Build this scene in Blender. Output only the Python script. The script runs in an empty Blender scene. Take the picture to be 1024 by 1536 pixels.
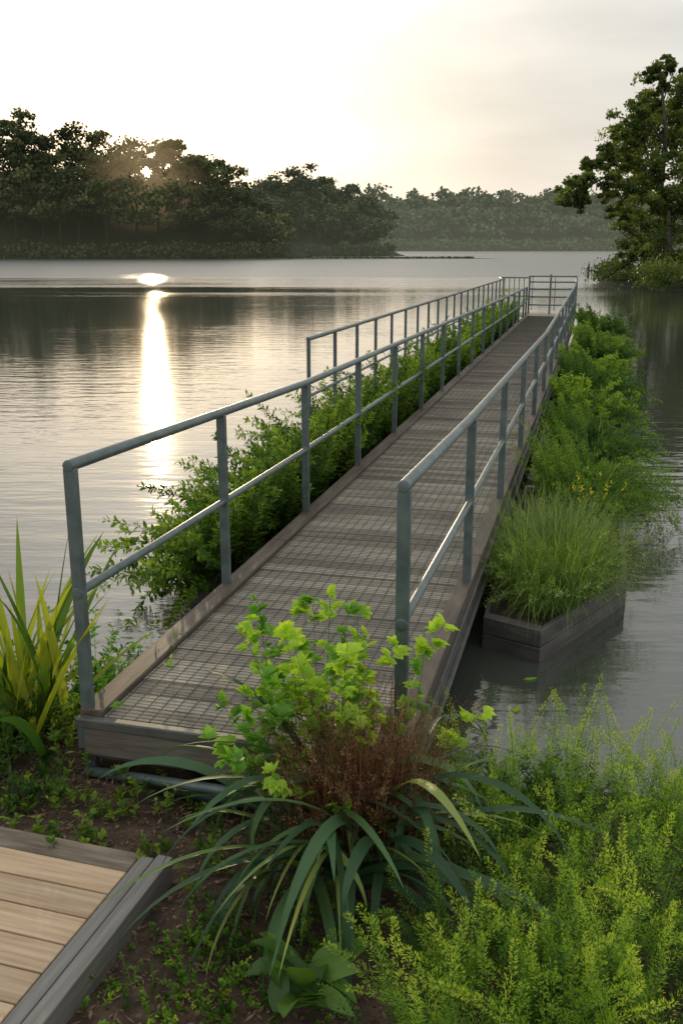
import bpy, math, numpy as np
from mathutils import Vector
R = np.random.default_rng(7)
scene = bpy.context.scene
rad = math.radians

# ------------------------------------------------------------------ mesh builder
class MB:
    def __init__(s): s.v=[]; s.f=[]; s.r=[]; s.m=[]; s.n=0; s.sm=[]
    def add(s, V, F, rnd=0.5, mat=0, smooth=False):
        V=np.asarray(V,float).reshape(-1,3); F=np.asarray(F,int).reshape(-1,4)
        s.v.append(V); s.f.append(F+s.n); s.n+=len(V)
        s.r.append(np.broadcast_to(np.asarray(rnd,float),(len(F),)).copy())
        s.m.append(np.full(len(F),mat,int)); s.sm.append(np.full(len(F),smooth,bool))
    def build(s, name, mats, parent=None, loc=(0,0,0), rot=0.0, bevel=0):
        V=np.concatenate(s.v); F=np.concatenate(s.f); r=np.concatenate(s.r); m=np.concatenate(s.m); sm=np.concatenate(s.sm)
        me=bpy.data.meshes.new(name)
        me.vertices.add(len(V)); me.vertices.foreach_set('co',V.ravel().astype(np.float32))
        me.loops.add(F.size); me.loops.foreach_set('vertex_index',F.ravel().astype(np.int32))
        me.polygons.add(len(F)); me.polygons.foreach_set('loop_start',(np.arange(len(F))*4).astype(np.int32))
        for mt in mats: me.materials.append(mt)
        me.polygons.foreach_set('material_index',m.astype(np.int32))
        me.polygons.foreach_set('use_smooth',sm)
        me.update(calc_edges=True)
        a=me.attributes.new('rnd','FLOAT','FACE'); a.data.foreach_set('value',r.astype(np.float32))
        ob=bpy.data.objects.new(name,me); scene.collection.objects.link(ob)
        ob.location=loc; ob.rotation_euler=(0,0,rot)
        if parent: ob.parent=parent; ob.location=(0,0,0); ob.rotation_euler=(0,0,0)
        if bevel:
            b=ob.modifiers.new('bevel','BEVEL'); b.width=bevel; b.segments=2; b.limit_method='ANGLE'
        return ob

BOXF=np.array([[0,1,3,2],[4,6,7,5],[0,4,5,1],[2,3,7,6],[0,2,6,4],[1,5,7,3]])
def box(mb,x0,x1,y0,y1,z0,z1,rnd=0.5,mat=0):
    V=[(x,y,z) for x in (x0,x1) for y in (y0,y1) for z in (z0,z1)]
    mb.add(V,BOXF,rnd,mat)
def tube(mb,pts,rr,n=10,rnd=0.5,mat=0,cap=True):
    P=np.array(pts,float); rr=np.broadcast_to(np.asarray(rr,float),(len(P),)).copy()
    T=np.gradient(P,axis=0); T/=np.linalg.norm(T,axis=1,keepdims=True)+1e-9
    if cap:
        P=np.concatenate([P[:1],P,P[-1:]]); T=np.concatenate([T[:1],T,T[-1:]]); rr=np.concatenate([[1e-4],rr,[1e-4]])
    up=np.array([0,0,1.]) if abs(T[:,2]).mean()<.8 else np.array([1.,0,0])
    A=np.cross(T,up); A/=np.linalg.norm(A,axis=1,keepdims=True)+1e-9; B=np.cross(A,T)
    an=np.arange(n)/n*2*np.pi
    V=P[:,None]+rr[:,None,None]*(np.cos(an)[None,:,None]*A[:,None]+np.sin(an)[None,:,None]*B[:,None])
    k=len(P); i=np.arange(k-1)[:,None]; j=np.arange(n)[None]
    F=np.stack([i*n+j,i*n+(j+1)%n,(i+1)*n+(j+1)%n,(i+1)*n+j],-1).reshape(-1,4)
    mb.add(V,F,rnd,mat,True)

def curve(base,az,el,b,L,t):
    b=np.where(np.abs(b)<1e-3,1e-3,b)
    h=L/b*(np.sin(el)-np.sin(el-b*t)); z=L/b*(np.cos(el-b*t)-np.cos(el))
    hx,hy=np.sin(az),np.cos(az)
    P=np.stack([base[...,0]+h*hx,base[...,1]+h*hy,base[...,2]+z],-1)
    c=np.cos(el-b*t); T=np.stack([c*hx,c*hy,np.sin(el-b*t)],-1)
    return P,T
def ribbon(mb,base,az,el,b,L,W,segs=6,fold=.25,rnd=.5,mat=0,prof='blade',roll=0.0):
    base=np.asarray(base,float); N=len(base)
    az,el,b,L,W,rnd,roll=[np.broadcast_to(np.asarray(q,float),(N,)) for q in (az,el,b,L,W,rnd,roll)]
    t=np.linspace(0,1,segs+1)
    P,T=curve(base[:,None,:],az[:,None],el[:,None],b[:,None],L[:,None],t[None])
    if prof=='blade': w=(1-t)**.7*np.minimum(1,.45+2.2*t)
    elif prof=='ovate': w=np.sin(np.pi*np.clip(t*.93+.05,0,1)**.75)**.8; w[-1]=0.02
    elif prof=='stem': w=1-.6*t
    else: w=np.minimum(1,(1-t)*2.6)**.8*np.minimum(1,.6+2*t)
    S=np.stack([np.cos(az),-np.sin(az),0*az],-1)[:,None,:]+0*T
    Nn=np.cross(S,T)
    cr,sr=np.cos(roll)[:,None,None],np.sin(roll)[:,None,None]
    S2=S*cr+Nn*sr; N2=-S*sr+Nn*cr
    ww=(w[None]*W[:,None]/2)[...,None]
    V=np.stack([P-S2*ww, P+N2*ww*fold*-1, P+S2*ww],2)
    k=segs+1
    o=(np.arange(N)*k*3)[:,None,None]; i=(np.arange(segs)*3)[None,:,None]; j=np.arange(2)[None,None]
    q=o+i+j
    F=np.stack([q,q+1,q+4,q+3],-1).reshape(-1,4)
    mb.add(V.reshape(-1,3),F,np.repeat(rnd,segs*2),mat,True)
def unit(a): return a/(np.linalg.norm(a,axis=-1,keepdims=True)+1e-9)
def leaf6(mb,P,D,Nr,L,W,rnd,mat=0,fold=.3,droop=.15):
    N=len(P); L=np.broadcast_to(L,(N,))[:,None]; W=np.broadcast_to(W,(N,))[:,None]/2
    D=unit(D); S=unit(np.cross(D,Nr)); U=np.cross(S,D)
    b=P; tip=P+D*L-U*L*droop
    l1=P+D*L*.33-S*W*.9+U*W*fold; l2=P+D*L*.68-S*W*.75+U*W*fold-U*L*droop*.4
    r1=P+D*L*.33+S*W*.9+U*W*fold; r2=P+D*L*.68+S*W*.75+U*W*fold-U*L*droop*.4
    V=np.stack([b,r1,r2,tip,l2,l1],1); o=(np.arange(N)*6)[:,None]
    F=np.concatenate([o+np.array([[0,1,2,3]]),o+np.array([[0,3,4,5]])],1).reshape(-1,4)
    mb.add(V,F,np.repeat(np.broadcast_to(rnd,(N,)),2),mat)
def diamond(mb,P,D,Nr,L,W,rnd,mat=0):
    N=len(P); L=np.broadcast_to(L,(N,))[:,None]; W=np.broadcast_to(W,(N,))[:,None]/2
    D=unit(D); S=unit(np.cross(D,Nr))
    V=np.stack([P,P+D*L*.45+S*W,P+D*L,P+D*L*.45-S*W],1)
    F=(np.arange(N)*4)[:,None]+np.arange(4)[None]
    mb.add(V,F,rnd,mat)
def rdir(n): return unit(R.normal(size=(n,3)))

def stems(mb,base,az,el,b,L,k,ll,lw,t0=.25,out=.9,off=0.0,fan=1,sr=.004,lmat=0,smat=1,kind='leaf',rn=(.2,.9),tipbright=.0,taper=.4,tpow=.8):
    base=np.asarray(base,float); N=len(base)
    az,el,b,L=[np.broadcast_to(np.asarray(q,float),(N,)) for q in (az,el,b,L)]
    ribbon(mb,base,az,el,b,L,sr*2,segs=5,fold=.8,rnd=R.random(N),mat=smat,prof='stem')
    idx=np.repeat(np.arange(N),k); M=len(idx)
    t=t0+(1-t0)*R.random(M)**tpow
    P,T=curve(base[idx],az[idx],el[idx],b[idx],L[idx],t)
    Rn=rdir(M); Rn=unit(Rn-T*(Rn*T).sum(1,keepdims=True)); Rn[:,2]+=.15
    D=unit(T*(1-out*.5)+Rn*out)
    sc=(1-taper*t)*R.uniform(.65,1.25,M)
    P=P+Rn*(off*(1.05-t)**.6*np.sqrt(R.random(M)))[:,None]
    up=np.array([0,0,1.])+R.normal(size=(M,3))*.45
    srnd=R.uniform(*rn,N)[idx]
    rnd=np.clip(srnd+R.normal(size=M)*.1+tipbright*(t-.5),0,1)
    if fan==1:
        (leaf6 if kind=='leaf' else diamond)(mb,P,D,up,ll*sc,lw*sc,rnd,lmat)
    else:
        S=unit(np.cross(D,up))
        for a in np.linspace(-1.15,1.15,fan):
            leaf6(mb,P+D*0.012,D*math.cos(a)+S*math.sin(a),up,ll*sc*(1-.2*abs(a)),lw*sc,rnd,lmat)

# ------------------------------------------------------------------ materials
def newmat(name):
    m=bpy.data.materials.new(name); m.use_nodes=True; nt=m.node_tree
    return m,nt,nt.nodes['Principled BSDF'],nt.nodes['Material Output']
def N(nt,t,**kw):
    n=nt.nodes.new(t)
    for k,v in kw.items(): setattr(n,k,v)
    return n
def ramp(nt,fac,cols):
    r=N(nt,'ShaderNodeValToRGB'); e=r.color_ramp.elements
    while len(e)<len(cols): e.new(.5)
    for i,(p,c) in enumerate(cols): e[i].position=p; e[i].color=(*c,1)
    nt.links.new(fac,r.inputs[0]); return r.outputs[0]
def noise(nt,scale,detail=4,vec=(1,1,1),coord='Object',rough=.55):
    tc=N(nt,'ShaderNodeTexCoord'); mp=N(nt,'ShaderNodeMapping'); mp.inputs['Scale'].default_value=vec
    nt.links.new(tc.outputs[coord],mp.inputs[0]); n=N(nt,'ShaderNodeTexNoise')
    n.inputs['Scale'].default_value=scale; n.inputs['Detail'].default_value=detail; n.inputs['Roughness'].default_value=rough
    nt.links.new(mp.outputs[0],n.inputs['Vector']); return n.outputs['Fac']
def mix(nt,a,b,f,mode='MIX'):
    m=N(nt,'ShaderNodeMix',data_type='RGBA',blend_type=mode)
    for s,v in ((m.inputs[6],a),(m.inputs[7],b),(m.inputs[0],f)):
        if hasattr(v,'links'): nt.links.new(v,s)
        else: s.default_value=(*v,1) if isinstance(v,tuple) else v
    return m.outputs[2]
def bump(nt,p,h,strength=.4,dist=.01):
    b=N(nt,'ShaderNodeBump'); b.inputs['Strength'].default_value=strength; b.inputs['Distance'].default_value=dist
    nt.links.new(h,b.inputs['Height']); nt.links.new(b.outputs[0],p.inputs['Normal'])
def leafmat(name,cols,trans=.4,rough=.5,tcol=(1.3,1.35,.5),spec=.35):
    m,nt,p,o=newmat(name)
    at=N(nt,'ShaderNodeAttribute',attribute_name='rnd')
    c=ramp(nt,at.outputs['Fac'],cols)
    nt.links.new(c,p.inputs['Base Color']); p.inputs['Roughness'].default_value=rough
    p.inputs['Specular IOR Level'].default_value=spec
    t=N(nt,'ShaderNodeBsdfTranslucent'); tc=mix(nt,c,tcol,1.0,'MULTIPLY'); nt.links.new(tc,t.inputs[0])
    ms=N(nt,'ShaderNodeMixShader'); ms.inputs[0].default_value=trans
    nt.links.new(p.outputs[0],ms.inputs[1]); nt.links.new(t.outputs[0],ms.inputs[2]); nt.links.new(ms.outputs[0],o.inputs[0])
    return m
def solid(name,cols,scale=8,rough=.6,metal=0,vec=(1,1,1),bs=.3,bd=.004,detail=6,usernd=.0,spec=.5,blot=0):
    m,nt,p,o=newmat(name)
    n=noise(nt,scale,detail,vec); c=ramp(nt,n,cols)
    if usernd:
        at=N(nt,'ShaderNodeAttribute',attribute_name='rnd')
        c=mix(nt,c,ramp(nt,at.outputs['Fac'],[(0,(1-usernd,)*3),(1,(1,1,1))]),1.0,'MULTIPLY')
    if blot:
        c=mix(nt,c,ramp(nt,noise(nt,1.7,5),[(.3,(1-blot,)*3),(.65,(1,1,1))]),1.0,'MULTIPLY')
    nt.links.new(c,p.inputs['Base Color']); p.inputs['Metallic'].default_value=metal; p.inputs['Roughness'].default_value=rough
    p.inputs['Specular IOR Level'].default_value=spec
    bump(nt,p,n,bs,bd); return m

steel=solid('painted_steel',[(.3,(.075,.108,.11)),(.7,(.14,.18,.175))],14,.4,.2,bs=.12,bd=.002,blot=.3)
steel_dk=solid('weathered_steel',[(.3,(.05,.052,.048)),(.7,(.12,.12,.11))],6,.5,.3)
kerbm=solid('kerb_timber',[(.25,(.05,.040,.031)),(.55,(.105,.084,.066)),(.8,(.18,.15,.12))],5,.6,vec=(6,.5,6),bs=.5,spec=.3,blot=.35)
plankm=solid('weathered_planks',[(.2,(.23,.205,.16)),(.5,(.42,.385,.31)),(.8,(.60,.56,.46))],5,.7,vec=(.8,9,9),bs=.6,usernd=.6,spec=.3,blot=.4)
wirem=solid('wire_mesh_metal',[(.3,(.06,.055,.047)),(.7,(.14,.13,.11))],20,.6,.0,spec=.3)
planterm=solid('planter_timber',[(.25,(.03,.028,.025)),(.55,(.07,.065,.06)),(.8,(.14,.13,.12))],4,.55,vec=(1,1,7),bs=.6)
decking=solid('decking_boards',[(.2,(.36,.24,.14)),(.5,(.55,.40,.26)),(.8,(.70,.54,.38))],3.5,.6,vec=(.7,16,16),bs=.45,usernd=.25,spec=.3,blot=.15)
deckedge=solid('decking_trim',[(.25,(.11,.105,.098)),(.75,(.22,.21,.195))],4,.5,vec=(14,.7,14),bs=.4)
oldwood=solid('old_timber',[(.2,(.08,.058,.042)),(.5,(.19,.15,.11)),(.8,(.34,.28,.21))],5,.8,vec=(1,8,8),bs=.9,bd=.01,blot=.3)
fascia=solid('fascia_board',[(.2,(.06,.052,.042)),(.5,(.14,.125,.10)),(.8,(.24,.215,.175))],4,.7,vec=(1,5,7),bs=.8,bd=.01,blot=.45)
soil=solid('soil',[(.25,(.022,.014,.009)),(.5,(.06,.038,.024)),(.75,(.13,.085,.055))],14,.95,bs=1,bd=.03,detail=10)
bankm=solid('bank_earth',[(.3,(.012,.016,.008)),(.7,(.035,.045,.018))],3,.95,bs=1,bd=.1)
chipm=solid('bark_mulch',[(.3,(.09,.052,.03)),(.7,(.30,.19,.12))],10,.9,usernd=.6)
barkm=solid('bark',[(.3,(.03,.025,.02)),(.7,(.10,.085,.07))],5,.9,vec=(4,4,.6),bs=.8,bd=.03)
stemm=leafmat('green_stem',[(0,(.05,.09,.015)),(1,(.12,.18,.04))],.2)
brownstem=leafmat('brown_stem',[(0,(.045,.025,.015)),(1,(.13,.075,.04))],.15)
shrub=leafmat('shrub_leaves',[(0,(.018,.055,.01)),(.5,(.07,.15,.02)),(1,(.24,.35,.04))],.48)
shrub_rt=leafmat('planter_shrub_leaves',[(0,(.018,.06,.012)),(.5,(.075,.16,.026)),(1,(.24,.36,.045))],.48)
grassm=leafmat('grass_blades',[(0,(.05,.10,.02)),(.5,(.13,.22,.045)),(1,(.32,.40,.10))],.42)
spitm=leafmat('spit_grass',[(0,(.02,.035,.01)),(1,(.07,.09,.03))],.2)
fernm=leafmat('fern_leaflets',[(0,(.025,.085,.01)),(.45,(.11,.24,.018)),(.8,(.27,.43,.03)),(1,(.48,.58,.06))],.5)
strapm=leafmat('strap_leaves',[(0,(.028,.068,.033)),(.6,(.06,.13,.055)),(.9,(.11,.20,.06)),(1,(.34,.37,.08))],.25,.5,spec=.3)
limem=leafmat('lime_leaves',[(0,(.06,.19,.03)),(.5,(.18,.38,.045)),(1,(.46,.62,.07))],.5)
irism=leafmat('sword_leaves',[(0,(.04,.10,.02)),(.5,(.12,.21,.03)),(1,(.42,.44,.05))],.48)
dryfern=leafmat('dry_fronds',[(0,(.04,.018,.011)),(.6,(.15,.068,.037)),(1,(.32,.18,.10))],.35)
broadm=leafmat('broad_leaves',[(0,(.04,.10,.02)),(1,(.13,.24,.04))],.35,.45)
treem=leafmat('tree_leaves',[(0,(.026,.048,.011)),(.5,(.085,.125,.023)),(1,(.25,.28,.05))],.48)

def hazemat(name,cols,haze,k0,k1,zt,sun_glow=None):
    m,nt,p,o=newmat(name)
    at=N(nt,'ShaderNodeAttribute',attribute_name='rnd')
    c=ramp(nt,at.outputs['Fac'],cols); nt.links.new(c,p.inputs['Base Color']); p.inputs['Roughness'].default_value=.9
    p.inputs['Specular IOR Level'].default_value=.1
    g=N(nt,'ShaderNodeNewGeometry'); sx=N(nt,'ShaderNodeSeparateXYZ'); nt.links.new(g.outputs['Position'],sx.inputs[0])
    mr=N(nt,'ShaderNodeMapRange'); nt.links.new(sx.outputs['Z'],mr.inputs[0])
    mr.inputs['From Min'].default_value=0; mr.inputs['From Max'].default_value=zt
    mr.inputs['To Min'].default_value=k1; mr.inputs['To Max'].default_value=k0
    nt.links.new(mr.outputs[0],p.inputs['Emission Strength']); p.inputs['Emission Color'].default_value=(*haze,1)  # aerial haze painted in as foliage emission, stronger towards the waterline
    if sun_glow:
        d=N(nt,'ShaderNodeVectorMath',operation='DISTANCE'); nt.links.new(g.outputs['Position'],d.inputs[0]); d.inputs[1].default_value=sun_glow
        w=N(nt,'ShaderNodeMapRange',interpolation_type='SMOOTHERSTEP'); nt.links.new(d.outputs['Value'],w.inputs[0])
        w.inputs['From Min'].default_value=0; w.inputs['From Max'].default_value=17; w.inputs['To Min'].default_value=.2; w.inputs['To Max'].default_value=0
        e=N(nt,'ShaderNodeEmission'); e.inputs[0].default_value=(1,.68,.36,1); nt.links.new(w.outputs[0],e.inputs[1])  # warm sun glow painted as emission on leaves around the canopy gap
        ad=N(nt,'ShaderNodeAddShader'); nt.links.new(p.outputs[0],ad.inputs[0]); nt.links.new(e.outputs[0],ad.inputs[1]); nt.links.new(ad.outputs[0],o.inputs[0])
    return m
far1=hazemat('forest_foliage_haze_glow',[(0,(.010,.016,.007)),(.5,(.042,.058,.02)),(1,(.12,.14,.048))],(.6,.6,.42),.006,.04,22,sun_glow=(-42,222,18))
far2=hazemat('forest_foliage_haze_emit',[(0,(.018,.028,.013)),(1,(.09,.115,.05))],(.6,.62,.46),.03,.065,22)
far3=hazemat('forest_foliage_distant_haze_emit',[(0,(.04,.055,.032)),(1,(.12,.145,.08))],(.6,.63,.46),.085,.14,40)

# ------------------------------------------------------------------ terrain
def sstep(x): x=np.clip(x,0,1); return x*x*(3-2*x)
def gh(x,y):
    ys=3.75+1.15*sstep((-x+.1)/1.9)
    d=ys-y+.12*np.sin(x*2.3)+.06*np.sin(x*5.1+1)
    h=np.where(d>0,.2*sstep(d/.8),np.maximum(d*.45,-1.6))
    h+=.018*np.sin(x*7+y*3)*np.sin(y*6-x*2)
    return h
mb=MB(); n=340
t=np.linspace(-7.3,7.3,n); gx=3*np.sinh(t)*.9; gy=3+3*np.sinh(t)*.9
X,Y=np.meshgrid(gx,gy,indexing='ij'); Z=gh(X,Y)
Z=np.where(Y>1100,np.minimum(2,(Y-1100)*.01-1.6),Z)
i,j=np.meshgrid(np.arange(n-1),np.arange(n-1),indexing='ij')
F=np.stack([i*n+j,(i+1)*n+j,(i+1)*n+j+1,i*n+j+1],-1)
mb.add(np.stack([X,Y,Z],-1),F,smooth=True); mb.build('ground',[soil])

# water
wm,nt,p,o=newmat('lake_water')
p.inputs['Base Color'].default_value=(.045,.052,.042,1); p.inputs['IOR'].default_value=2.0
g=N(nt,'ShaderNodeNewGeometry'); sx=N(nt,'ShaderNodeSeparateXYZ'); nt.links.new(g.outputs['Position'],sx.inputs[0])
n1=noise(nt,1.0,2,(.9,3.2,1)); n2=noise(nt,1.0,2,(4,10,1)); n3=noise(nt,1,6,(.013,.075,1),rough=.7)
ad=N(nt,'ShaderNodeMath',operation='MULTIPLY_ADD'); nt.links.new(n2,ad.inputs[0]); ad.inputs[1].default_value=.3; nt.links.new(n1,ad.inputs[2])
yy=N(nt,'ShaderNodeMath',operation='MULTIPLY_ADD'); nt.links.new(n3,yy.inputs[0]); yy.inputs[1].default_value=.40
ym=N(nt,'ShaderNodeMath',operation='MULTIPLY'); nt.links.new(sx.outputs['Y'],ym.inputs[0]); ym.inputs[1].default_value=.004
nt.links.new(ym.outputs[0],yy.inputs[2])
wr=N(nt,'ShaderNodeValToRGB'); e=wr.color_ramp.elements
pts=[(0,.055),(.16,.065),(.24,.07),(.30,.035),(.35,.022),(.41,.05),(.52,.40),(.8,.8)]
while len(e)<len(pts): e.new(.5)
for q,(a,b) in zip(e,pts): q.position=a; q.color=(b,b,b,1)
nt.links.new(yy.outputs[0],wr.inputs[0])
rg=N(nt,'ShaderNodeMapRange'); nt.links.new(wr.outputs[0],rg.inputs[0]); rg.inputs['From Min'].default_value=.05; rg.inputs['From Max'].default_value=.45
rg.inputs['To Min'].default_value=.06; rg.inputs['To Max'].default_value=.34; nt.links.new(rg.outputs[0],p.inputs['Roughness'])
bp=N(nt,'ShaderNodeBump'); bp.inputs['Distance'].default_value=.18; nt.links.new(wr.outputs[0],bp.inputs['Strength']); nt.links.new(ad.outputs[0],bp.inputs['Height'])
nt.links.new(bp.outputs[0],p.inputs['Normal'])
mb=MB(); mb.add([(-3000,-1,0),(3000,-1,0),(3000,1500,0),(-3000,1500,0)],[[0,1,2,3]]); mb.build('lake_water',[wm])

# ------------------------------------------------------------------ forests
SD=unit(np.array([-.2018,1.057,.0747]))
def clumps(mb,C,r,k,ls,base_r=None,mat=0,flat=.8,wd=.75):
    M=len(C); idx=np.repeat(np.arange(M),k); d=rdir(len(idx)); d[:,2]=np.where(d[:,2]<-.3,-d[:,2],d[:,2])
    rr=np.broadcast_to(r,(M,))[idx]*R.uniform(.4,1.3,len(idx))
    P=C[idx]+d*rr[:,None]*np.array([1,1,flat])
    br=np.broadcast_to(base_r if base_r is not None else .5,(M,))[idx]
    rnd=np.clip(br*.6+.28*d[:,2]+.22*R.random(len(idx))-.02,0,1)  # leaves on a clump's upper side coloured lighter: shading painted into leaf colour
    s=ls*R.uniform(.5,1.3,len(idx))
    D=rdir(len(idx)); Nr=d+rdir(len(idx))*.8
    return P,D,Nr,s,s*wd,rnd
def forest(name,prof,Y0,mat,ls,step,cr,k=70,gap=False,bush=True):
    xs=np.array([a for a,b in prof]); hs=np.array([b for a,b in prof])
    mb=MB(); Cs=[];rs=[];brs=[]
    for row,(dy,fac) in enumerate([(0,.62),(7,.86),(14,1.0),(24,.92)]):
        x=xs[0]+R.uniform(0,step)
        while x<xs[-1]:
            h=np.interp(x,xs,hs)*fac*R.uniform(.9,1.0); c=cr*R.uniform(.75,1.2)*min(1,h/14+.3)
            y=Y0+dy*cr/5+R.uniform(-2,2)
            lean=R.normal()*.6
            tube(mb,[(x,y,-.3),(x+lean*.4,y,h*.35),(x+lean,y,h*.75)],[.45,.3,.12],6,mat=1,rnd=.1)
            br=R.uniform(.1,.9)
            for q in range(15):
                a=R.uniform(0,2*np.pi); u=R.random(); zz=h*(.42+.52*u); rr=c*math.sqrt(max(.05,1-((u-.35)/.75)**2))*math.sqrt(R.random())
                cc=(x+lean+rr*math.cos(a),y+rr*math.sin(a),zz)
                Cs.append(cc); rs.append(c*R.uniform(.25,.48)); brs.append(np.clip(br+R.normal()*.22,0,1))
                if q<5: tube(mb,[(x+lean*.5,y,h*.45),cc],[.18,.05],5,mat=1,rnd=.1,cap=False)
            x+=step*R.uniform(.6,1.3)
    if bush:
        x=xs[0]
        while x<xs[-1]:
            for q in range(3):
                Cs.append((x+R.normal(),Y0-4*cr/5+R.uniform(-1.5,2),R.uniform(0,.3)*cr)); rs.append(cr*R.uniform(.25,.5)); brs.append(R.uniform(0,.5))
            x+=step*.35
    Cs=np.array(Cs)
    P,D,Nr,l,w,rnd=clumps(mb,Cs,np.array(rs),k,ls,np.array(brs))
    if gap:
        v=P-np.array([-42.0,220,17.9]); v=v-SD*(v@SD)[:,None]
        dist=np.linalg.norm(v,axis=1)
        keep=(dist>.9)&~((dist<1.7)&(R.random(len(P))<.35))
        P,D,Nr,l,w,rnd=[q[keep] for q in (P,D,Nr,l,w,rnd)]
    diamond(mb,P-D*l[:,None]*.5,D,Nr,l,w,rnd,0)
    nn=120; hx=np.linspace(xs[0]-cr*2,xs[-1]+cr*1.0,nn); pr=np.interp(hx,xs,hs)*(1-np.clip((hx-xs[-1]+cr)/(2*cr),0,1))
    rows=[(Y0-6*cr/5,-.6,0),(Y0-4.5*cr/5,.25,0),(Y0+8*cr/5,.3,.28),(Y0+16*cr/5,.3,.5),(Y0+40*cr/5,.3,.45),(Y0+140,.3,.2)]
    V=np.array([[(a,yv+1.5*math.sin(a*.21),zb+pq*zf*(1+.12*math.sin(a*.5)+.08*math.sin(a*1.3))) for a,pq in zip(hx,pr)] for (yv,zb,zf) in rows])
    m_=len(rows); i,j=np.meshgrid(np.arange(m_-1),np.arange(nn-1),indexing='ij')
    mb.add(V,np.stack([i*nn+j,i*nn+j+1,(i+1)*nn+j+1,(i+1)*nn+j],-1),.05,0,True)  # forest floor slope, raised as a dark backing added to block light leaks
    return mb.build(name,[mat,mat])
profA=[(-170,30),(-120,33),(-95,30),(-80,33),(-74,35),(-67,32),(-64,27),(-59.6,30),(-55,29),(-51,25),(-45,27.5),(-39.4,28),(-32,26.5),(-26,24.5),(-23.4,20.5),(-19,14),(-13,9)]
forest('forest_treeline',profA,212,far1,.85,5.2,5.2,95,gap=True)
sc=280/220
profB=[(-30,20),(-18.4*sc,17.6*sc),(-15*sc,18.5*sc),(-10.4*sc,23*sc),(-8*sc,21.5*sc),(-4.6*sc,20*sc),(-1.7*sc,18*sc),(2.6*sc,15.5*sc),(7*sc,13*sc),(9.2*sc,9*sc)]
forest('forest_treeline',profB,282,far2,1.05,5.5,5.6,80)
profC=[(-120,44),(-80,44),(8,43),(22,45),(41,42),(59,44.5),(87,44.5),(115,42.5),(143,43),(180,41),(260,41),(420,43)]
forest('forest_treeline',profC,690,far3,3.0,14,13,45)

mb=MB()
nn=90; hx=np.linspace(-27,34,nn); rows=[-1.6,-1,0,1,1.6]; zz=[-.3,.12,.3,.12,-.3]
tap=np.minimum(1,np.minimum((hx+27)/8,(34-hx)/14))+.02
V=np.array([[(a,206+r*2.2*tp+1.2*math.sin(a*.12)+a*.25,z*tp if z>0 else z) for a,tp in zip(hx,tap)] for r,z in zip(rows,zz)])
i,j=np.meshgrid(np.arange(4),np.arange(nn-1),indexing='ij')
mb.add(V,np.stack([i*nn+j,i*nn+j+1,(i+1)*nn+j+1,(i+1)*nn+j],-1),.4,0)
a=R.uniform(-24,28,1800); P=np.stack([a,206+R.normal(size=1800)*1.2+1.2*np.sin(a*.12)+a*.25,0*a+.1],-1)
diamond(mb,P,np.array([0,0,1.])+R.normal(size=(1800,3))*.3,rdir(1800),R.uniform(.2,.5,1800),.25,R.random(1800)*.6+.3,0)
mb.build('grass_spit',[spitm])

# ------------------------------------------------------------------ right bank and lakeside trees
mb=MB(); nn=60
hy=np.linspace(-1,1,nn); V=[]
rowsx=[16.3,17.2,18.4,21.4,27,60,160]; rz=[-.5,.2,.45,.7,1.0,2.5,3]
for r,z in zip(rowsx,rz):
    for q in hy:
        V.append((r+(60 if q>0 else 9)*q*q+.5*math.sin(q*17),66+q*24,z))
i,j=np.meshgrid(np.arange(6),np.arange(nn-1),indexing='ij')
mb.add(V,np.stack([i*nn+j,(i+1)*nn+j,(i+1)*nn+j+1,i*nn+j+1],-1),smooth=True)
mb.build('shore_bank',[bankm])
def tree_clumps(name,trunk,limbs,C,k,ls,mat,extra=3):
    mb=MB()
    tube(mb,[q[:3] for q in trunk],[q[3] for q in trunk],9,mat=1)
    for l in limbs: tube(mb,[q[:3] for q in l],[q[3] for q in l],6,mat=1,cap=False)
    C=np.array(C,float)
    sub=[];sr=[];sb=[]
    for c in C:
        br=R.uniform(.15,.85)
        for q in range(extra*3):
            d=rdir(1)[0]; s=c[:3]+d*c[3]*R.uniform(.3,1.2)*np.array([1,1,.95])
            sub.append(s); sr.append(c[3]*R.uniform(.16,.42)); sb.append(np.clip(br+R.normal()*.2,0,1))
        for q in range(2):
            s=sub[-1-q]; tube(mb,[tuple(c[:3]-np.array([0,0,c[3]*.6])),tuple(s)],[.05,.015],4,mat=1,cap=False)
    sub=np.array(sub)
    P,D,Nr,l,w,rnd=clumps(mb,sub,np.array(sr),k,ls,np.array(sb),wd=.5,flat=1.0)
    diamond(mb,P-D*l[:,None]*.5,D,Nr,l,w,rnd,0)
    return mb.build(name,[mat,barkm])
C1=[(19.3,64,12.7,.75),(20.2,64.5,12.9,.6),(18.9,64,12.3,.5),(19.8,65,12.0,.5),
    (20.9,66,10.8,1.2),(22.3,67,12.0,1.6),(19.4,65,10.0,1.1),(21.2,65,9.6,1.6),(18.2,65,9.0,1.0),(19.8,66,8.6,1.5),(23.5,66,10,1.8),
    (17.2,64.5,8.1,.95),(16.4,64,7.6,.85),(15.7,64,7.2,.7),(15.2,63.5,6.3,.75),(14.4,63.5,5.5,.75),(13.9,63.2,5.1,.5),(14.9,63.6,5.0,.6),(16.2,64,6.5,.95),
    (18.2,65,7.3,1.4),(20.4,66,6.9,1.7),(22.5,66,7.6,1.8),(17.3,64.5,7.0,1.1),(19,66,6,1.5),(18.4,65,8.2,1.2),
    (22,66,9.2,1.7),(21.5,65,5.5,1.7),(22.5,65,3.6,2),(20.6,65,4.6,1.6),(21.8,66,11.4,1.4),(19.6,65.5,10.9,.8),(18.4,64.8,9.9,.7),(22.6,65.5,10.6,1.5),(18.1,65,5.6,1.1),(22.9,66,13.0,1.3),(17.8,64.5,4.2,.8),(17.2,64,9.2,.5),(16.6,64,5.4,.5)]
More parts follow.
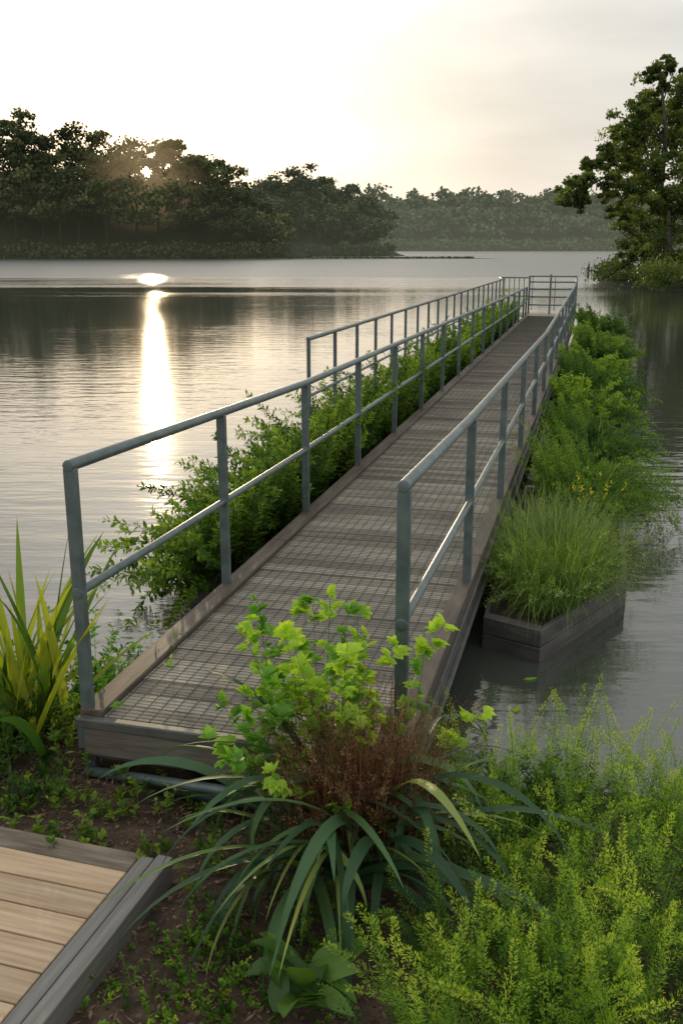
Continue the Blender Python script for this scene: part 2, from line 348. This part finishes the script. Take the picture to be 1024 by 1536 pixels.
tr=[(21.5,66,.3,.38),(21.0,65.8,3,.32),(20.4,65.4,6,.24),(20.4,65,9,.14),(19.7,64.3,11.8,.06)]
lim=[[(20.7,65.6,4.5,.18),(18.6,64.8,5.9,.12),(16.5,64,6.6,.07),(14.2,63.4,5.4,.03)],
     [(20.4,65.4,6,.15),(18.5,65,7.8,.09),(16.2,64,7.5,.03)],
     [(20.4,65.2,7.5,.13),(22.2,66,9.8,.09),(22.6,67,11.8,.04)],
     [(20.4,65.1,8.6,.1),(19.2,65,10,.06),(18.4,65,9.4,.03)],[(19.9,64.6,11,.05),(19.2,64,12.8,.02)],[(19.9,64.6,11,.05),(20.4,64.5,13,.02)]]
tree_clumps('lakeside_tree',tr,lim,C1,90,.24,treem,extra=4)
C2=[(19,62,4.6,1.4),(20.5,62,5.8,1.6),(18.2,62,3.2,1.2),(19.6,61,2.4,1.5),(21.8,61,3.6,1.9),(22.5,62,6.2,1.8),(18.0,62.5,5.5,.9),(24,62,5,2),(17.8,62,2,.9),(18.8,61.5,1.6,1.2),(21,60,1.8,1.4),(20,63,4.4,1.6),(19.4,62,7.0,1.1),(21.2,62.5,7.8,1.4)]
tree_clumps('lakeside_tree',[(20.5,62,.3,.25),(20.2,62,2,.2),(20,62,4.5,.1)],[[(20.2,62,2.2,.1),(18.4,62,3.8,.04)],[(20.2,62,2.6,.1),(22.2,62,5,.04)]],C2,110,.24,treem,extra=4)
C3=[(24+2.6*R.normal(),72+3*R.normal(),R.uniform(2,12.5),R.uniform(1.6,2.6)) for q in range(26)]
tree_clumps('lakeside_tree',[(25,72,.5,.5),(25,72,6,.35),(25.5,72,11,.15)],[[(25,72,5,.2),(23,71,9,.06)],[(25,72,6,.2),(28,73,10,.06)]],C3,80,.34,treem)
C4=[(34+4*R.normal(),76+6*R.normal(),R.uniform(3,15),R.uniform(1.8,3)) for q in range(26)]
tree_clumps('lakeside_tree',[(34,76,.5,.5),(34,76,6,.35),(34.5,76,12,.15)],[[(34,76,5,.2),(31,75,10,.06)]],C4,50,.42,treem)
mb=MB(); Cs=[(17.0+R.random()**1.4*10,R.uniform(50,68),R.uniform(.1,1.2)) for q in range(170)]
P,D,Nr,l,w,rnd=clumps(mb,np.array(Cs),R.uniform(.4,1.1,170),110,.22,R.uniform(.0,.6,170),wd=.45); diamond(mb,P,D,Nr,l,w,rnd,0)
mb.build('shore_shrubs',[treem])
mb=MB(); tube(mb,[(19.9,80.5,-1),(19.9,80.5,.75)],.09,8); tube(mb,[(19.9,80.5,.75),(19.9,80.5,.95)],[.13,.05],8); mb.build('marker_post',[steel_dk])

# ------------------------------------------------------------------ footbridge (local frame: x across, y along)
BL=(-1.06,3.66,0); BR=-rad(14.5); W=1.32; LEN=25.0; ZD=.48
def b2w(w,s,z=0):
    w=np.asarray(w,float); s=np.asarray(s,float); c,sn=math.cos(BR),math.sin(BR)
    return np.stack([BL[0]+w*c-s*sn,BL[1]+w*sn+s*c,0*w+0*s+z],-1)
br=bpy.data.objects.new('footbridge',None); scene.collection.objects.link(br); br.location=BL; br.rotation_euler=(0,0,BR)
mb=MB(); s=0.0
while s<LEN:
    pw=.118; box(mb,.08,W-.06,s+.004,s+pw,ZD-.035,ZD-R.uniform(.003,.008),R.random()); s+=pw+.005
mb.build('deck_planks',[plankm],br)
mb=MB()
for s in np.arange(.02,LEN,.0295): box(mb,.08,W-.06,s,s+.0022,ZD-.001,ZD+.001)
for w in np.arange(.095,W-.06,.062): box(mb,w,w+.0028,.0,LEN,ZD-.0035,ZD-.001)
mb.build('wire_mesh',[wirem],br)
mb=MB()
for s in np.arange(0,LEN,2.5):
    box(mb,-.03,.076,s+.002,s+2.496,ZD-.05,ZD+.02,R.random()); box(mb,W-.058,W+.03,s+.002,s+2.496,ZD-.05,ZD+.02,R.random())
mb.build('kerbs',[kerbm],br,bevel=.006)
mb=MB()
box(mb,-.025,.03,0,LEN,ZD-.22,ZD-.052); box(mb,W-.035,W+.02,0,LEN,ZD-.24,ZD-.052)
box(mb,W+.02,W+.045,0,LEN,ZD-.09,ZD-.06); box(mb,W+.02,W+.045,0,LEN,ZD-.24,ZD-.215)
box(mb,.032,W-.037,-.0,.05,ZD-.2,ZD-.037)
for s in np.arange(1,LEN,1.5): box(mb,.032,W-.037,s,s+.06,ZD-.2,ZD-.037)
mb.build('side_beams',[steel_dk],br,bevel=.004)
mb=MB(); box(mb,-.03,W+.03,-.045,-.003,ZD-.045,ZD-.002); mb.build('end_trim',[steel_dk],br,bevel=.006)
mb=MB(); box(mb,.0,W-.0,-.03,-.002,ZD-.17,ZD-.05); mb.build('end_fascia',[fascia],br,bevel=.004)
mb=MB()
tube(mb,[(-.0,-.035,.235),(W,-.035,.235)],.022); tube(mb,[(-.0,.1,.1),(W,.1,.1)],.018)
for s in np.arange(3.5,LEN,4):
    for w in (.12,W-.12): tube(mb,[(w,s,-1.6),(w,s,ZD-.2)],.06,12)
mb.build('supports',[steel],br)
mb=MB()
for q in range(12): box(mb,-.9,W+.05,LEN+.01+q*.13,LEN+.13+q*.13,ZD-.04,ZD-.005,R.random())
mb.build('end_platform',[plankm],br)

def post(mb,w,s,z0,z1,a=.024,bx=.016): box(mb,w-a,w+a,s-bx,s+bx,z0,z1)
def rail(name,w,s0,s1,step,hs,hh,zb,mid=(.5,),ret=True,pa=.024,first=None,rr=.024):
    mb=MB(); ss=np.arange(s0,s1+.01,step)
    if ss[-1]<s1-.2: ss=np.append(ss,s1)
    H=lambda s: np.interp(s,hs,hh)
    for k_,s in enumerate(ss):
        post(mb,w,s,zb if k_ else (first if first is not None else zb),ZD+H(s)-.012,pa,pa*.75)
        if zb>.2: box(mb,w-.04,w+.012 if w<.5 else w+.03,s-.035,s+.035,ZD-.16,ZD-.06)
    tube(mb,[(w,s,ZD+H(s)) for s in np.concatenate([[s0-.02],ss[1:-1],[s1+.02]])],rr,12)
    for m_ in mid: tube(mb,[(w,s,ZD+H(s)*m_) for s in ss],rr*.8,10)
    for s in ss:
        for m_ in mid: tube(mb,[(w,s-.022,ZD+H(s)*m_),(w,s+.022,ZD+H(s)*m_)],rr*1.05,10)
    return mb.build(name,[steel],None,BL,BR,bevel=.003)
rail('metal_railing',-.005,0.03,LEN,1.6,[0,3.2,20,25],[1.05,.95,.80,.78],ZD-.2,first=.12)
rail('metal_railing',W+.0,0.03,LEN,1.97,[0,2,10,25],[1.05,.97,.78,.84],ZD-.2,first=.1)
rail('metal_railing',-.66,5.55,LEN,.97,[0,25],[1.05,1.0],-.2,pa=.017,rr=.02,mid=(.48,))
mb=MB()
z1=ZD+1.08
for w in (.0,.6,1.33): box(mb,w-.025,w+.025,LEN+.95,LEN+1.0,ZD,z1+ (.04 if w==.6 else 0))
for z in (.25,.48,.7,.9,1.06): tube(mb,[(0,LEN+.975,ZD+z),(1.33,LEN+.975,ZD+z)],.02,8)
for w in (.08,.72): box(mb,w,w+.02,LEN+.96,LEN+.985,ZD+.1,z1)
tube(mb,[(1.33,LEN,ZD+.84),(1.33,LEN+.97,ZD+1.06)],.022,8); tube(mb,[(1.33,LEN,ZD+.42),(1.33,LEN+.97,ZD+.5)],.018,8)
mb.build('metal_gate',[steel],None,BL,BR)
mb=MB()
tube(mb,[(-.85,LEN+.9,ZD+1.02),(0,LEN+.9,ZD+1.02)],.02,8); tube(mb,[(-.85,LEN+.9,ZD+.5),(0,LEN+.9,ZD+.5)],.016,8)
for w in np.arange(-.85,.0,.14): tube(mb,[(w,LEN+.9,ZD-.1),(w,LEN+.9,ZD+1.02)],.014,6)
tube(mb,[(-.66,LEN,ZD+1.0),(-.85,LEN+.9,ZD+1.02)],.02,8)
mb.build('metal_fence',[steel],None,BL,BR)

# ------------------------------------------------------------------ floating planters
def planter(name,poly,h=.2,zb=-.15,fill=.13):
    mb=MB(); P=np.array(poly,float); n=len(P); c=P.mean(0)
    inn=P+(c-P)*np.minimum(.07/np.linalg.norm(c-P,axis=1)*1.3,.4)[:,None]
    for k in range(n):
        a,b,ai,bi=P[k],P[(k+1)%n],inn[k],inn[(k+1)%n]
        for (z0,z1,g) in ((zb,h*.45,.0),(h*.45+.004,h,.008)):
            q=lambda p,pi,z: (p[0]+(pi[0]-p[0])*g*4,p[1]+(pi[1]-p[1])*g*4,z)
            V=[q(a,ai,z0),(*ai,z0),q(a,ai,z1),(*ai,z1),q(b,bi,z0),(*bi,z0),q(b,bi,z1),(*bi,z1)]
            mb.add([V[0],V[2],V[1],V[3],V[4],V[6],V[5],V[7]],BOXF,R.random(),0)
    for k in range(1,n-1,1):
        mb.add([(*inn[0],fill),(*inn[k],fill),(*(inn[k]*.5+inn[k+1]*.5),fill),(*inn[k+1],fill)],[[0,1,2,3]],.5,1)
    return mb.build(name,[planterm,soil],None,BL,BR,bevel=.005)
planter('floating_planter',[(1.40,2.22),(1.75,2.08),(2.26,3.2),(2.26,5.2),(2.0,5.7),(1.40,5.7)])
s=5.9
while s<LEN:
    planter('floating_planter',[(1.40,s+.05),(2.1,s+.05),(2.35,s+.6),(2.35,s+3.4),(2.1,s+3.9),(1.40,s+3.9)]); s+=4.1
s=2.5
while s<LEN-1:
    planter('floating_planter',[(-.62,s),(-.08,s),(-.08,s+3.9),(-.62,s+3.9)]); s+=4.05

def mound_base(cx,cy,rx,ry,n,z):
    a=R.uniform(0,2*np.pi,n); r=np.sqrt(R.random(n))
    w=cx+rx*r*np.cos(a); s=cy+ry*r*np.sin(a)
    out=np.arctan2(b2w(w,s)[:,0]-b2w(cx,cy)[0],b2w(w,s)[:,1]-b2w(cx,cy)[1])
    return b2w(w,s,z),out,r
def keepoff(az,el,b,side):
    """stems heading for the walkway grow upright (kept trimmed)."""
    lat=np.sin(az+BR)*(1 if side<0 else -1)
    f=np.clip((lat+.0)/.6,0,1)*R.uniform(.75,1,len(az))
    return el*(1-f)+rad(87)*f, b*(1-f)+.2*f
mb=MB()
n=3000; B,az,r=mound_base(1.76,3.2,.34,.78,n,.13)
ribbon(mb,B,az+R.normal(size=n)*.8,rad(88)-r*rad(24)*R.random(n),R.uniform(.3,2.8,n),R.uniform(.3,.72,n),R.uniform(.003,.008,n),6,.3,np.clip(R.normal(.5,.27,n),0,1),0)
n=330; B,az,r=mound_base(1.76,3.25,.35,.78,n,.13)
stems(mb,B,az+R.normal(size=n)*.5,rad(84)-r*rad(25),R.uniform(.5,1.5,n),R.uniform(.35,.62,n),50,.03,.008,t0=.3,out=.9,off=.035,kind='d',lmat=0,smat=0,rn=(.3,.9),sr=.0015,tipbright=.3)
mb.build('ornamental_grass',[grassm])
def feathery(name,cx,cy,rx,ry,n,L,k,mat,ll=.035,lw=.012,bend=(1.0,2.4),rn=(.1,.85)):
    mb=MB(); B,az,r=mound_base(cx,cy,rx,ry,n,.12); az=az+R.normal(size=n)*.5
    el,b=keepoff(az,rad(86)-r*rad(35),R.uniform(*bend,n),1)
    L_=R.uniform(*L,n); L_=np.where(b<.5,L_*.85,L_)
    stems(mb,B,az,el,b,L_,k,ll,lw,t0=.2,out=.95,off=.03,kind='leaf',lmat=0,smat=1,rn=rn,tipbright=.45,sr=.002)
    n2=n//2; B,az,r=mound_base(cx,cy,rx,ry,n2,.12); az=az+R.normal(size=n2)*.7
    el,b=keepoff(az,rad(80)+0*az,R.uniform(.8,2,n2),1)
    ribbon(mb,B,az,el,b,R.uniform(.3,L[1]*.95,n2),.009,5,.3,R.random(n2),0)
    return mb.build(name,[mat,stemm])
feathery('feathery_shrub',1.92,5.2,.36,.5,320,(.5,.9),80,shrub_rt,.040,.012,rn=(.25,.85))
feathery('feathery_shrub',1.92,7.3,.34,.45,240,(.45,.8),70,shrub_rt,.05,.015,rn=(.0,.55))
def leafy(name,cx,cy,rx,ry,n,L,k,ll,lw,mat,el=60,rn=(.1,.85),side=1):
    mb=MB(); B,az,r=mound_base(cx,cy,rx,ry,n,.12); az=az+R.normal(size=n)*.6
    e,b=keepoff(az,rad(87)-r*rad(90-el),R.uniform(.3,1.5,n),side)
    L_=R.uniform(*L,n); L_=np.where(b<.35,L_*.85,L_)
    stems(mb,B,az,e,b,L_,k,ll,lw,t0=.15,out=.9,lmat=0,smat=1,rn=rn,tipbright=.6,sr=.004,tpow=.75)
    return mb.build(name,[mat,brownstem])
q=9.6; kk=0
rts=[(.3,.95),(.0,.45),(.35,1.),(.1,.6)]
while q<LEN+1:
    hh=[.85,1.05,.75,1.0][kk%4]
    if kk%3==1: feathery('feathery_shrub',1.92,q,.34,.42,150,(.5,.85*hh),55,shrub_rt,.07,.022,rn=rts[kk%4])
    else: leafy('leafy_shrub',1.92+.1*math.sin(q*3),q,.32,.42,120,(.4,.95*hh),48,.10,.036,shrub_rt,rn=rts[kk%4],el=40)
    q+=R.uniform(2.2,2.8); kk+=1
mb=MB(); B=b2w(np.full(14,2.0)+R.normal(size=14)*.05,np.full(14,4.0)+R.normal(size=14)*.06,.14)
stems(mb,B,R.uniform(0,6.28,14),rad(85),.4,R.uniform(.45,.58,14),5,.035,.016,t0=.85,out=.8,lmat=0,smat=1,rn=(.9,1),sr=.002)
yel=leafmat('yellow_petals',[(0,(.5,.45,.03)),(1,(.75,.6,.03))],.4)
mb.build('yellow_flower',[yel,stemm])

q=2.85; kk=0
while q<LEN:
    near=q<9
    hh=R.uniform(.85,1.2)
    rn=(.0,.5) if kk%3==1 else (.15,.85)
    leafy('leafy_shrub',-.46+R.normal()*.03,q,.16,.5,150 if near else 75,(.45,1.12*hh) if q>3.2 else (.45,.95),62 if near else 42,.08 if near else .115,.03 if near else .043,shrub,el=38,side=-1,rn=rn)
    q+=.85 if near else 1.2; kk+=1

# ------------------------------------------------------------------ wooden deck, lower left
DL=(-.585,2.93,0); DRt=-rad(17)
dk=bpy.data.objects.new('wooden_deck',None); scene.collection.objects.link(dk); dk.location=DL; dk.rotation_euler=(0,0,DRt)
mb=MB(); s=-.115
while s>-2.2: box(mb,-2.6,-.118,s-.118,s,.262,.30,R.random()); s-=.1255
mb.build('boards',[decking],dk,bevel=.004)
mb=MB(); box(mb,-.112,-.062,-2.2,-.02,.27,.302,.8); box(mb,-.057,-.0,-2.2,-.0,.262,.305,.4); box(mb,-.02,.0-.004,-2.2,-.002,.05,.258,.3)
mb.build('edge_trim',[deckedge],dk,bevel=.004)
mb=MB(); box(mb,-2.6,-.12,-.108,.0,.255,.296,.6); box(mb,-2.6,-.03,-.06,-.02,.06,.25,.2)
mb.build('border_plank',[oldwood],dk,bevel=.008)
mb=MB(); box(mb,-2.6,-.03,-2.2,-.07,.17,.255,.2); mb.build('joists',[planterm],dk)

mb=MB(); n=13000; x=R.uniform(-1.6,1.6,n); y=R.uniform(1.9,4.3,n); z=gh(x,y)+R.uniform(0,.02,n)
D=rdir(n); D[:,2]*=.3
diamond(mb,np.stack([x,y,z],-1),D,np.array([0,0,1.])+R.normal(size=(n,3))*.3,R.uniform(.01,.045,n),R.uniform(.004,.014,n),R.random(n),0)
mb.build('bark_mulch',[chipm])

def gp(x,y,dz=-.01): x=np.asarray(x,float); y=np.asarray(y,float); return np.stack([x,y,gh(x,y)+dz],-1)
# ------------------------------------------------------------------ foreground plants
mb=MB(); n=110
B=gp(.0+R.normal(size=n)*.10,2.90+R.normal(size=n)*.07)
B[:,2]+=R.uniform(.05,.32,n)
ribbon(mb,B,R.uniform(0,2*np.pi,n),R.uniform(rad(38),rad(86),n),R.uniform(1.4,3.4,n),R.uniform(.45,1.0,n),R.uniform(.022,.042,n),12,.35,np.clip(R.normal(.42,.28,n),0,.95),0,'strap',R.normal(size=n)*.45)
n=16
B=gp(-.02+R.normal(size=n)*.08,2.93+R.normal(size=n)*.06); B[:,2]+=.1
ribbon(mb,B,R.uniform(0,2*np.pi,n),R.uniform(rad(50),rad(75),n),R.uniform(1.3,2.2,n),R.uniform(.5,.95,n),R.uniform(.012,.022,n),12,.3,R.uniform(.9,1,n),0,'strap')
mb.build('strap_leaf_lily',[strapm])
mb=MB(); n=1100
B=gp(.06+R.normal(size=n)*.10,2.90+R.normal(size=n)*.05)
B[:,2]+=.2
ribbon(mb,B,R.uniform(0,6.28,n),R.uniform(rad(58),rad(89),n),R.uniform(-.2,.8,n),R.uniform(.3,.62,n),R.uniform(.0018,.0045,n),5,.3,R.random(n),0)
n=220; B=gp(.07+R.normal(size=n)*.10,2.90+R.normal(size=n)*.05); B[:,2]+=.2
stems(mb,B,R.uniform(0,6.28,n),R.uniform(rad(60),rad(88),n),R.uniform(0,.8,n),R.uniform(.35,.6,n),80,.02,.004,t0=.2,off=.02,kind='d',smat=0,rn=(0,1),sr=.0015)
mb.build('dry_fern',[dryfern])
mb=MB(); n=36
B=gp(-.02+R.normal(size=n)*.10,3.12+R.normal(size=n)*.05)
stems(mb,B,R.uniform(0,6.28,n),R.uniform(rad(68),rad(88),n),R.uniform(-.1,.6,n),R.uniform(.65,1.0,n),8,.065,.042,t0=.66,out=.95,fan=5,lmat=0,smat=1,rn=(.0,.8),tipbright=.9,sr=.003,taper=.2,tpow=.8)
n=12; B=gp(-.02+R.normal(size=n)*.05,3.05+R.normal(size=n)*.05)
stems(mb,B,R.uniform(3.6,5.6,n),rad(74),R.uniform(.3,.7,n),R.uniform(.5,.85,n),7,.062,.038,t0=.5,out=.9,fan=5,rn=(.0,.6),tipbright=.6,sr=.003,taper=.2)
mb.build('leafy_herb',[limem,stemm])
def plumes(mb,x,y,L,k,ll,lw,rn,el=(60,88),bend=(-.1,.9),off=.045):
    n=len(x); B=gp(x,y)
    stems(mb,B,R.uniform(0,6.28,n),R.uniform(rad(el[0]),rad(el[1]),n),R.uniform(*bend,n),L,k,ll,lw,t0=.12,out=.95,off=off,kind='d',lmat=0,smat=1,rn=rn,tipbright=.8,sr=.0015,taper=.35,tpow=.9)
mb=MB(); n=820
x=R.uniform(.0,2.1,n); y=R.uniform(1.75,3.95,n)
edge=.14+.32*np.clip((y-2.3)/1.0,0,1)
k_=(x>edge+R.normal(size=n)*.05)&(y<3.72+.12*np.sin(x*4)); x=x[k_]; y=y[k_]
plumes(mb,x,y,R.uniform(.22,.5,len(x))*(1+.3*np.sin(x*6)*np.sin(y*5)),290,.016,.0045,(.0,.7),off=.040)
n=190; x=R.uniform(.5,2.1,n); y=R.uniform(2.2,3.75,n); plumes(mb,x,y,R.uniform(.4,.64,n),360,.015,.0044,(.35,.85),el=(62,90),bend=(-.1,1.4),off=.025)
mb.build('fern_bed',[fernm,stemm])
mb=MB(); x=R.uniform(.12,.9,60); y=R.uniform(1.9,2.35,60); plumes(mb,x,y,R.uniform(.4,.6,60),420,.015,.0044,(.4,.9),off=.025); mb.build('fern_plant',[fernm,stemm])
mb=MB(); n=20
B=gp(-.10+R.normal(size=n)*.05,2.33+R.normal(size=n)*.05); B[:,2]+=.1
ribbon(mb,B,R.uniform(0,6.28,n),R.uniform(rad(25),rad(80),n),R.uniform(.6,1.9,n),R.uniform(.13,.22,n),R.uniform(.06,.10,n),8,.35,R.random(n),0,'ovate',R.normal(size=n)*.3)
mb.build('broadleaf_plant',[broadm])
mb=MB(); n=60
B=gp(-1.42+R.normal(size=n)*.11,3.95+R.normal(size=n)*.08)
ribbon(mb,B,R.uniform(0,6.28,n),R.uniform(rad(62),rad(88),n),R.uniform(.1,.8,n),R.uniform(.5,1.05,n),R.uniform(.024,.05,n),9,.4,R.uniform(.0,1,n)**1.1,0,'strap',R.normal(size=n)*.5)
mb.build('sword_leaf_plant',[irism])
def weeds(name,x,y,L,k,ll,lw,mat,rn=(.1,.8),fan=1,el=(35,85)):
    mb=MB(); n=len(x); B=gp(x,y)
    stems(mb,B,R.uniform(0,6.28,n),R.uniform(rad(el[0]),rad(el[1]),n),R.uniform(0,1,n),L,k,ll,lw,t0=.2,out=.95,lmat=0,smat=1,rn=rn,tipbright=.4,sr=.002,fan=fan)
    return mb.build(name,[mat,stemm])
n=420; weeds('undergrowth',R.uniform(-2.6,-1.12,n),R.uniform(3.35,4.9,n),R.uniform(.2,.45,n),34,.05,.02,shrub,(.05,.7))
n=30; weeds('leafy_shrub',-1.12+R.normal(size=n)*.08,4.2+R.normal(size=n)*.1,R.uniform(.4,.68,n),24,.055,.03,limem,(.0,.8),fan=1,el=(60,88))
n=70; weeds('ground_cover',R.uniform(-1.3,-.45,n),R.uniform(3.0,3.6,n),R.uniform(.06,.16,n),12,.04,.026,shrub,(.2,.9))
n=210; weeds('ground_cover',R.normal(-.38,.16,n),R.uniform(2.0,2.65,n),R.uniform(.05,.15,n),22,.018,.013,fernm,(.0,.7))
n=60; weeds('ground_cover',R.uniform(-.5,.1,n),R.uniform(2.5,3.2,n),R.uniform(.08,.2,n),14,.035,.02,shrub,(.2,.8))
n=180; weeds('undergrowth',R.uniform(.1,1.0,n),R.uniform(3.1,3.75,n),R.uniform(.15,.35,n),30,.04,.015,shrub,(.0,.5))
mb=MB(); leaf6(mb,np.array([[1.02,5.0,.006],[.9,4.6,.006]]),np.array([[1,.3,0],[.5,1,0]]),np.array([[0,0,1.],[0,0,1.]]),.09,.04,np.array([.6,.8]),0,0,0); mb.build('floating_leaf',[limem])

# ------------------------------------------------------------------ world
w=bpy.data.worlds.new('World'); scene.world=w; w.use_nodes=True; nt=w.node_tree; bg=nt.nodes['Background']
tc=N(nt,'ShaderNodeTexCoord'); nv=N(nt,'ShaderNodeVectorMath',operation='NORMALIZE'); nt.links.new(tc.outputs['Generated'],nv.inputs[0])
def angto(d):
    dt=N(nt,'ShaderNodeVectorMath',operation='DOT_PRODUCT'); nt.links.new(nv.outputs[0],dt.inputs[0]); dt.inputs[1].default_value=tuple(d)
    ac=N(nt,'ShaderNodeMath',operation='ARCCOSINE'); nt.links.new(dt.outputs['Value'],ac.inputs[0]); return ac.outputs[0]
ac=angto(SD)
dv=N(nt,'ShaderNodeMath',operation='DIVIDE'); nt.links.new(ac,dv.inputs[0]); dv.inputs[1].default_value=math.pi
hz=ramp(nt,dv.outputs[0],[(0,(1,.92,.77)),(6/180,(.92,.86,.75)),(13/180,(.82,.79,.72)),(22/180,(.74,.725,.675)),(33/180,(.70,.70,.67)),(55/180,(1,.99,.95)),(1,(.95,.95,.93))])
mp=N(nt,'ShaderNodeMapping'); mp.inputs['Scale'].default_value=(1.6,1.6,8); mp.inputs['Rotation'].default_value=(0,rad(12),0); nt.links.new(nv.outputs[0],mp.inputs[0])
cn=N(nt,'ShaderNodeTexNoise'); cn.inputs['Scale'].default_value=1.8; cn.inputs['Detail'].default_value=6; nt.links.new(mp.outputs[0],cn.inputs['Vector'])
cl=ramp(nt,cn.outputs['Fac'],[(.36,(.78,.80,.825)),(.6,(1.0,1.0,1.0))])
def glow(acos,r,k,col):
    gl=N(nt,'ShaderNodeMapRange',interpolation_type='SMOOTHERSTEP'); nt.links.new(acos,gl.inputs[0]); gl.inputs['From Min'].default_value=0; gl.inputs['From Max'].default_value=r; gl.inputs['To Min'].default_value=k; gl.inputs['To Max'].default_value=0
    gc=N(nt,'ShaderNodeVectorMath',operation='SCALE'); gc.inputs[0].default_value=col; nt.links.new(gl.outputs[0],gc.inputs['Scale']); return gc.outputs[0]
def addv(a,b):
    n=N(nt,'ShaderNodeVectorMath',operation='ADD'); nt.links.new(a,n.inputs[0]); nt.links.new(b,n.inputs[1]); return n.outputs[0]
bd=(math.sin(rad(-8))*math.cos(rad(19)),math.cos(rad(-8))*math.cos(rad(19)),math.sin(rad(19)))
hz=addv(hz,glow(angto(bd),rad(24),.6,(1,.98,.93)))
hz=mix(nt,hz,cl,1.0,'MULTIPLY')
ds=N(nt,'ShaderNodeMath',operation='LESS_THAN'); nt.links.new(ac,ds.inputs[0]); ds.inputs[1].default_value=.0055
dsc=N(nt,'ShaderNodeVectorMath',operation='SCALE'); dsc.inputs[0].default_value=(30,22,12); nt.links.new(ds.outputs[0],dsc.inputs['Scale'])
sk=N(nt,'ShaderNodeTexSky'); sk.sky_type='NISHITA'; sk.sun_disc=False; sk.sun_elevation=rad(7.0); sk.sun_rotation=rad(-10.8); sk.dust_density=3
sks=N(nt,'ShaderNodeVectorMath',operation='SCALE'); nt.links.new(sk.outputs[0],sks.inputs[0]); sks.inputs['Scale'].default_value=.012
tot=addv(addv(addv(hz,glow(ac,.16,.3,(1,.78,.45))),dsc.outputs[0]),sks.outputs[0])
nt.links.new(tot,bg.inputs[0]); bg.inputs[1].default_value=1.05

sl=bpy.data.lights.new('sun','SUN'); sl.energy=1.4; sl.angle=rad(.6); sl.color=(1,.76,.46)
so=bpy.data.objects.new('sun',sl); scene.collection.objects.link(so)
az,el=rad(-10.8),rad(7.0); d=Vector((math.sin(az)*math.cos(el),math.cos(az)*math.cos(el),math.sin(el)))
so.rotation_euler=d.to_track_quat('Z','Y').to_euler(); so.location=(0,0,30)

cam=bpy.data.cameras.new('camera'); co=bpy.data.objects.new('camera',cam); scene.collection.objects.link(co)
co.location=(0,0,2.35); co.rotation_euler=(rad(90-15.3),0,0)
cam.sensor_fit='VERTICAL'; cam.sensor_height=36; cam.lens=34.03; cam.clip_end=6000; cam.clip_start=.05
scene.camera=co
scene.view_settings.view_transform='Standard'; scene.view_settings.look='None'; scene.view_settings.exposure=0
